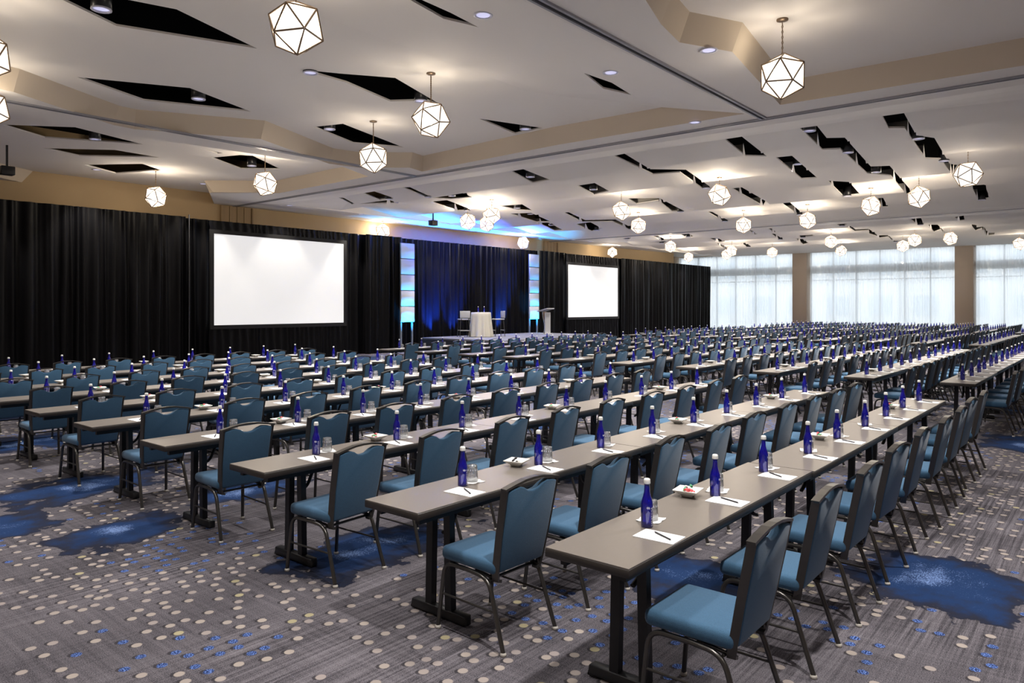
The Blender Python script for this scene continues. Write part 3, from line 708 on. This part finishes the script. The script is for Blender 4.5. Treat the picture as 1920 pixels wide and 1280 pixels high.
# ================================================================== TABLES, CHAIRS, SETTINGS
TW, TL, TZ = .457, 2.437, .75
BK = [1.625, 2.965, 4.47, 5.93, 7.38, 8.77, 10.2, 11.57, 13.05, 14.5]
BLK = [(2.745, 3, 'front'), (12.45, 4, 'second'), (24.75, 4, 'third'), (36.9, 4, 'farthest')]
# --- table prototype (origin: floor, near right corner; runs +X, back edge at +Y)
def tube_box(m, p, q, hx, hy): # square bar
    p, q = Vector(p), Vector(q)
    m.add([p+Vector((a*hx, b*hy, 0)) for a, b in ((-1,-1),(1,-1),(1,1),(-1,1))]+[q+Vector((a*hx, b*hy, 0)) for a, b in ((-1,-1),(1,-1),(1,1),(-1,1))],
          [(0,3,2,1),(4,5,6,7),(0,1,5,4),(1,2,6,5),(2,3,7,6),(3,0,4,7)])
    return m
tt = MB().box(.003, TL-.003, .003, TW-.003, TZ-.006, TZ).mesh('tabletop', 'laminate')
te = MB().box(.001, TL-.001, 0, TW, TZ-.045, TZ-.005).mesh('edge_band', 'table_edge', .004, 1)
ta = MB().box(.06, TL-.06, .05, .085, TZ-.085, TZ-.045).box(.06, TL-.06, TW-.085, TW-.05, TZ-.085, TZ-.045).mesh('apron', 'table_steel')
def table_leg(x, s):
    a = [tube_box(MB(), (x, TW/2+s*.085, .05), (x, TW/2+s*.07, TZ-.045), .022, .026).mesh('leg_post', 'table_steel') for s in (-1, 1)]
    f = MB().box(x-.03, x+.03, .0, TW, .012, .062).box(x-.03, x+.03, 0, .05, 0, .012).box(x-.03, x+.03, TW-.05, TW, 0, .012).mesh('foot', 'table_steel', .008, 1)
    b = MB(); b.tube(arc_path([(x+s*.02, TW/2, .50), (x+s*.10, TW/2, .53), (x+s*.16, TW/2, .66), (x+s*.26, TW/2, TZ-.05)], .04), .011, 6, ry=.016); b.box(x+s*.2-.05, x+s*.2+.05, TW/2-.05, TW/2+.05, TZ-.09, TZ-.045)
    return a, f, b.mesh('brace', 'table_steel')
LEGS = [table_leg(.40, 1), table_leg(TL-.40, -1)]
def join(meshes):
    me = bpy.data.meshes.new('joined'); mats = []; v = []; f = []; mi = []; sm = []
    for m_ in meshes:
        o = len(v); v += [tuple(q.co) for q in m_.vertices]
        for p in m_.polygons:
            f.append(tuple(i+o for i in p.vertices)); mm = m_.materials[p.material_index]
            if mm not in mats: mats.append(mm)
            mi.append(mats.index(mm)); sm.append(p.use_smooth)
    me.from_pydata(v, [], f)
    for x in mats: me.materials.append(x)
    me.polygons.foreach_set('material_index', mi); me.polygons.foreach_set('use_smooth', sm); me.update(); return me
far_under = join([te, ta]+[x for a, f, b in LEGS for x in a+[f]])
# --- chair prototype (origin: floor under the seat centre, faces +Y)
def chair_meshes(lo):
    n = 5 if lo else 8; an = 2 if lo else 5; P_ = []
    s = MB().box(-.215,.215,-.20,.235,.405,.485)
    seat = s.mesh('seat', 'fabric_blue', .03 if not lo else .02, 1 if lo else 3)
    ty, tz0, tk = -.185, .40, .20                       # back plane: y = ty - (z-tz0)*tk
    def bp_(u, v, w_): return (u, ty-(v-tz0)*tk+w_, v)
    half = [(.0,.858),(.04,.864),(.075,.886),(.115,.899),(.165,.893),(.204,.882),(.198,.62),(.182,.42)]
    poly = [(-u, v) for u, v in reversed(half[1:])]+half
    poly = poly[::-1]
    back = MB().prism(poly, .046, lambda u, v, w_: bp_(u, v, w_-.023)).mesh('backrest', 'fabric_blue', .010 if not lo else 0, 2)
    ol = [(-.150,.362),(-.180,.370),(-.190,.42),(-.206,.62),(-.217,.893)]
    frm = MB().tube([bp_(u, v, 0) for u, v in ol], .008, 4, ry=.020).tube([bp_(-u, v, 0) for u, v in ol], .008, 4, ry=.020)
    top = [(-.228,.894),(-.15,.911),(-.07,.925),(0,.928),(.07,.925),(.15,.911),(.228,.894)]
    frm.tube([bp_(u, v, 0) for u, v in top], .0065, 4, ry=.021)
    for sx in (-1, 1): frm.tube(arc_path([bp_(sx*.175, .40, 0), (sx*.175, ty-.01, .375), (sx*.175, -.02, .392)], .03, 2), .010, 4 if lo else 6)
    frm = frm.mesh('back_frame', 'chair_metal')
    legs = []
    for sx in (-1, 1):
        x = sx*.205; xo = sx*.222
        legs.append(MB().tube(arc_path([(xo, .245, .012), (x, .205, .392), (x, 0, .392)], .075, an), .014, n, ry=.0125).mesh('leg', 'chair_metal'))
        legs.append(MB().tube(arc_path([(x, 0, .392), (x, -.150, .380), (xo, -.275, .012)], .085, an), .014, n, ry=.0125).mesh('leg', 'chair_metal'))
    gl = [MB().lathe([(0,0),(.018,0),(.018,.014),(.013,.02)], 8, c=(sx*.222, y_, 0)).mesh('glide', 'glide_plastic') for sx in (-1, 1) for y_ in (.245, -.275)]
    st = [MB().tube([(sx*.214, .222, .21), (sx*.212, -.205, .21)], .007, 5).mesh('stretcher', 'chair_metal') for sx in (-1, 1)]
    cb = MB().tube([(-.20, .15, .39), (.20, .15, .39)], .009, 5).tube([(-.20, -.15, .375), (.20, -.15, .375)], .009, 5).mesh('crossbar', 'chair_metal')
    return seat, back, frm, legs, gl, st, cb
CH = chair_meshes(False); CL = chair_meshes(True)
far_chair = join([CL[0], CL[1], CL[2]]+CL[3]+CL[5])
# --- bottle, glass, napkin, pad, pen, bowl
def bottle_profile(): return [(0,0),(.028,0),(.031,.004),(.031,.115),(.029,.130),(.020,.158),(.0155,.178),(.0130,.215),(.0130,.226)]
bot = MB().lathe(bottle_profile(), 18).mesh('bottle_body', 'bottle_glass')
cap = MB().lathe([(.0175,.222),(.0182,.226),(.0172,.236),(.0165,.244),(.012,.248),(0,.248)], 14).mesh('cap', 'cap_white')
# printed lettering: a vertical word up the side and a small mark, wrapped onto the glass
def lettering():
    cu = bpy.data.curves.new('lettering', 'FONT'); cu.body = 'SARATOGA'; cu.size = .021; cu.resolution_u = 1
    o = bpy.data.objects.new('lettering_tmp', cu); COL.objects.link(o)
    dg = bpy.context.evaluated_depsgraph_get(); me = o.evaluated_get(dg).to_mesh()
    vs = [v.co.copy() for v in me.vertices]; fs = [tuple(p.vertices) for p in me.polygons]; o.evaluated_get(dg).to_mesh_clear()
    bpy.data.objects.remove(o)
    w_ = max(v.x for v in vs)
    m_ = MB(); R_ = .0316; th0 = math.radians(-62)
    sc = .098/w_
    m_.add([(R_*math.cos(th0-v.y*sc/R_), R_*math.sin(th0-v.y*sc/R_), .008+v.x*sc) for v in vs], fs)
    for k in range(7):                                  # small script-like mark on the shoulder
        th = math.radians(-128+k*4.5); z = .098+.004*math.sin(k*2.1)
        m_.add([(R_*math.cos(th+a), R_*math.sin(th+a), z+b) for a, b in ((0,0),(.07,.001),(.05,.009),(-.02,.007))], [(0,1,2,3)])
    for k in range(24):                                 # fine print block beside the word
        th = math.radians(-34+(k % 2)*9); z = .012+(k//2)*.008
        m_.add([(R_*math.cos(th+a), R_*math.sin(th+a), z+b) for a, b in ((0,0),(.13,0),(.13,.003),(0,.003))], [(0,1,2,3)])
    return m_.mesh('lettering', 'print_white')
let = lettering()
gls = MB().lathe([(.036,0),(.0385,0),(.036,.055),(.033,.098),(.030,.102),(0,.102)], 18).lathe([(.0345,.001),(.032,.06),(.029,.088),(0,.090)], 14).mesh('glass_body', 'tumbler_glass')
grim = MB()
for k in range(14):
    a = 2*PI*k/14; grim.add([(r_*math.cos(a+t_), r_*math.sin(a+t_), z) for r_, t_, z in ((.0358,-.12,.068),(.0358,.12,.068),(.0345,.0,.084))], [(0,1,2)])
grim = grim.mesh('cut_pattern', 'print_white')
nv = []
for i in range(7):
    for j in range(7): nv.append(((i-3)*.0205+.002*math.sin(j*2.3), (j-3)*.0205+.002*math.sin(i*1.9+1), .0015+(.0035 if (i in (0,6) or j in (0,6)) and (i+j) % 3 == 0 else 0)))
nap = MB().add(nv+[(a, b, 0.) for a, b, c in nv], [(i*7+j, i*7+7+j, i*7+8+j, i*7+j+1) for i in range(6) for j in range(6)]+[(49+i*7+j, 49+i*7+j+1, 49+i*7+8+j, 49+i*7+7+j) for i in range(6) for j in range(6)]).mesh('napkin', 'napkin_white')
pad = MB().box(-.0725,.0725,-.1075,.1075,0,.004).mesh('notepad', 'paper')
penb = MB().tube([(0,-.068,.0042),(0,.055,.0042)], .0042, 6).mesh('pen_barrel', 'pen_black')
pent = MB().tube([(0,.055,.0042),(0,.062,.0042)], .0042, 6).tube([(0,-.068,.0042),(0,-.076,.0042)], .002, 5).box(-.001,.001,.01,.06,.008,.0098).mesh('pen_clip', 'pen_silver')
def bowl():
    m_ = MB(); R4 = lambda r_, z: [(r_,r_,z),(-r_,r_,z),(-r_,-r_,z),(r_,-r_,z)]
    rings = [R4(.030,.0),R4(.034,.012),R4(.050,.022),R4(.074,.042),R4(.072,.045),R4(.050,.028),R4(.030,.016)]
    vs = [v for r_ in rings for v in r_]; fs = [(i*4+k, i*4+(k+1) % 4, i*4+4+(k+1) % 4, i*4+4+k) for i in range(6) for k in range(4)]+[(3,2,1,0),(24,25,26,27)]
    return m_.add(vs, fs).mesh('bowl', 'bowl_white', .003, 1)
bwl = bowl()
def candy(mn):
    m_ = MB().lathe([(.0,-.011),(.006,-.010),(.0085,-.004),(.0085,.004),(.006,.010),(0,.011)], 8)
    for s in (-1, 1): m_.add([(0,0,s*.009),(.009,.002,s*.020),(-.009,-.002,s*.020),(0,.008,s*.019),(0,-.008,s*.019)], [(0,1,3),(0,3,2),(0,2,4),(0,4,1)])
    return m_.mesh('candy', mn)
CANDY = [candy(n_) for n_ in ('candy_red','candy_green','candy_white','candy_dark')]
far_bottle = join([MB().lathe([(0,0),(.031,0),(.031,.12),(.014,.18),(.013,.225)], 8).mesh('b', 'bottle_glass'), MB().lathe([(.018,.222),(.017,.244),(0,.248)], 8).mesh('c', 'cap_white')])
far_glass = MB().lathe([(.038,0),(.033,.098),(0,.102)], 8).mesh('g', 'tumbler_glass')
# --- place everything
class Many:                                             # copies past the limit: one mesh
    def __init__(s): s.src = None; s.xf = []
    def build(s, name, src, label, cat):
        if not s.xf: return
        v, f, mi, sm = [], [], [], []
        for M in s.xf:
            o = len(v); v += [tuple(M @ q.co) for q in src.vertices]
            for p in src.polygons: f.append(tuple(i+o for i in p.vertices)); mi.append(p.material_index); sm.append(p.use_smooth)
        me = bpy.data.meshes.new(name); me.from_pydata(v, [], f)
        for x in src.materials: me.materials.append(x)
        me.polygons.foreach_set('material_index', mi); me.polygons.foreach_set('use_smooth', sm); me.update()
        tag(link(name, me), label, cat, None, 'stuff')
SC, SB, SG, SN, SP = Many(), Many(), Many(), Many(), Many()
rj = random.Random(5)
seats = []
for bi, (bx, nt_, bn) in enumerate(BLK):
    for k, by in enumerate(BK):
        hidden = bi >= 2 and k == 0                     # rows wholly outside the frame
        for j in range(nt_):
            tx = bx+j*2.44+rj.uniform(-.001,.001); ty = by+rj.uniform(-.01,.01)+(0.0 if bi == 0 else rj.uniform(-.01,.01)); d = depth(tx+1.2, ty)
            if not hidden:
                t = thing('training_table', '%s grey laminate table from the near end of the %s row, %s block' % (ORD[j], ORD[k], bn), 'table', (tx, ty, 0), 0, 'training tables in rows')
                link('tabletop', tt, t)
                if d < 30:
                    link('edge_band', te, t); link('apron', ta, t)
                    for a, f_, b_ in LEGS:
                        for x in a: link('leg', x, t)
                        link('foot', f_, t)
                        if d < 16: link('brace', b_, t)
                else: link('underframe', far_under, t)
                bx_, by_ = tx+1.275+rj.uniform(-.015,.012), ty+.350+rj.uniform(-.015,.008); rz = rj.uniform(-.3,.3)
                o = link('snack_bowl', bwl, None, (bx_, by_, TZ)); o.rotation_euler[2] = rz
                tag(o, 'white square bowl on the %s table of the %s row, %s block' % (ORD[j], ORD[k], bn), 'bowl', 'white snack bowls on the tables')
                if bi == 0 and d < 10:
                    cset = [3,3,2,3] if (k == 1 and j == 0) else [0,1,0,2,0,1] if (k == 0 and j == 0) else [0,0,2,0,1]
                    for q, ci in enumerate(cset):
                        a = q*2.4; rr = .016 if q else 0
                        c = link('candy', CANDY[ci], None, (bx_+rr*math.cos(a)*1.3, by_+rr*math.sin(a)*1.3, TZ+.029+.010*(q % 2)+.004*q)); c.rotation_euler = (1.2+.5*math.sin(q*3), .4*q, q*1.7)
                        tag(c, '%s wrapped candy in the %s row bowl, %s table' % (['red','green','white','dark'][ci], ORD[k], ORD[j]), 'candy', 'candies in %s row, %s table bowl' % (ORD[k], ORD[j]))
            else:
                SC_h = True
            for s in range(3):
                seats.append((depth(tx+.45+s*.812, ty), bi, k, j*3+s, tx+.47+s*.812, ty, tx+s*.812, hidden, bn))
seats.sort()
GC, GB, GG, GN, GP, GE = 'banquet chairs along the table rows', 'blue water bottles on the tables', 'tumblers turned upside down on napkins', 'paper napkins under the tumblers', 'white notepads on the tables', 'black pens on the notepads'
cn = 0
for d, bi, k, s, sx, ry_, tx, hidden, bn in seats:
    cxp, cyp, rz = sx+rj.uniform(-.03,.03), ry_-.14+rj.uniform(-.035,.012), rj.uniform(-.06,.06)
    M = Matrix.Translation((cxp, cyp, 0)) @ Matrix.Rotation(rz, 4, 'Z')
    where = '%s from the near end of the %s row, %s block' % (ORD[s], ORD[k], bn)
    ind = cn < 300 and not hidden
    if ind:
        cn += 1
        t = thing('banquet_chair', 'blue banquet chair, '+where, 'chair', (cxp, cyp, 0), rz, GC)
        if d < 19:
            link('seat', CH[0], t); link('backrest', CH[1], t); link('back_frame', CH[2], t); link('crossbar', CH[6], t)
            for x, g_ in zip(CH[3], (CH[4][0], CH[4][1], CH[4][2], CH[4][3])):
                lo = link('leg', x, t)
                if d < 11: link('glide', g_, lo)
            for x in CH[5]: link('stretcher', x, t)
        else:
            link('seat', CL[0], t); link('backrest', CL[1], t); link('back_frame', CL[2], t)
            for x in CL[3]: link('leg', x, t)
    else: SC.xf.append(M)
    # setting
    px, py = tx+.49+rj.uniform(-.012,.012), ry_+.118+rj.uniform(-.006,.012); prz = rj.uniform(-.04,.04)
    bx2, by2 = tx+.592+rj.uniform(-.012,.015), ry_+.236+rj.uniform(.0,.02); brz = rj.uniform(-.5,.5)
    gx, gy = bx2+.125+rj.uniform(-.012,.02), by2+.03+rj.uniform(-.01,.015); grz = rj.uniform(-.4,.4)
    if hidden: continue
    tzz = TZ
    seat_w = '%s seat, %s row, %s block' % (ORD[s], ORD[k], bn)
    if ind:
        o = link('notepad', pad, None, (px, py, tzz)); o.rotation_euler[2] = prz; tag(o, 'white notepad at the '+seat_w, 'notepad', GP)
        if d < 15:
            t = thing('pen', 'black pen lying on the notepad, '+seat_w, 'pen', (px+.008+rj.uniform(-.01,.01), py+.005+rj.uniform(-.02,.02), tzz+.004), prz-.48+rj.uniform(-.12,.12), GE)
            link('barrel', penb, t); link('clip', pent, t)
        t = thing('water_bottle', 'cobalt blue water bottle with white cap, '+seat_w, 'bottle', (bx2, by2, tzz), brz, GB)
        link('body', bot, t); link('cap', cap, t)
        if d < 13: link('lettering', let, t)
        o = link('napkin', nap, None, (gx, gy, tzz)); o.rotation_euler[2] = grz; tag(o, 'white paper napkin under the tumbler, '+seat_w, 'napkin', GN)
        if d < 13:
            t = thing('tumbler', 'upturned clear tumbler on its napkin, '+seat_w, 'glass', (gx, gy, tzz+.005), 0, GG); link('body', gls, t); link('cut_pattern', grim, t)
        else:
            o = link('tumbler', gls, None, (gx, gy, tzz+.005)); tag(o, 'upturned clear tumbler on its napkin, '+seat_w, 'glass', GG)
    else:
        SP.xf.append(Matrix.Translation((px, py, tzz))); SB.xf.append(Matrix.Translation((bx2, by2, tzz))); SG.xf.append(Matrix.Translation((gx, gy, tzz+.004))); SN.xf.append(Matrix.Translation((gx, gy, tzz)))
SC.build('distant_chairs', far_chair, 'rows of small distant blue chairs below the windows', 'chairs')
SB.build('distant_bottles', far_bottle, 'rows of tiny distant blue bottles below the windows', 'bottles')
SG.build('distant_tumblers', far_glass, 'tiny distant tumblers on the farthest tables', 'glasses')
SN.build('distant_napkins', nap, 'tiny distant white napkins on the farthest tables', 'napkins')
SP.build('distant_notepads', pad, 'tiny distant white notepads on the farthest tables', 'notepads')
# bottles on the stage table
for i, (dx, lab) in enumerate(((-.12, 'left blue bottle on the clothed stage table'), (.13, 'right blue bottle on the clothed stage table'))):
    t = thing('water_bottle', lab, 'bottle', (cx+dx*SA, cy-dx*CA, zs+1.027), 0, 'bottles on the stage table'); link('body', bot, t); link('cap', cap, t)
# bare copies left by the builders
for m_ in list(bpy.data.meshes):
    if m_.users == 0: bpy.data.meshes.remove(m_)
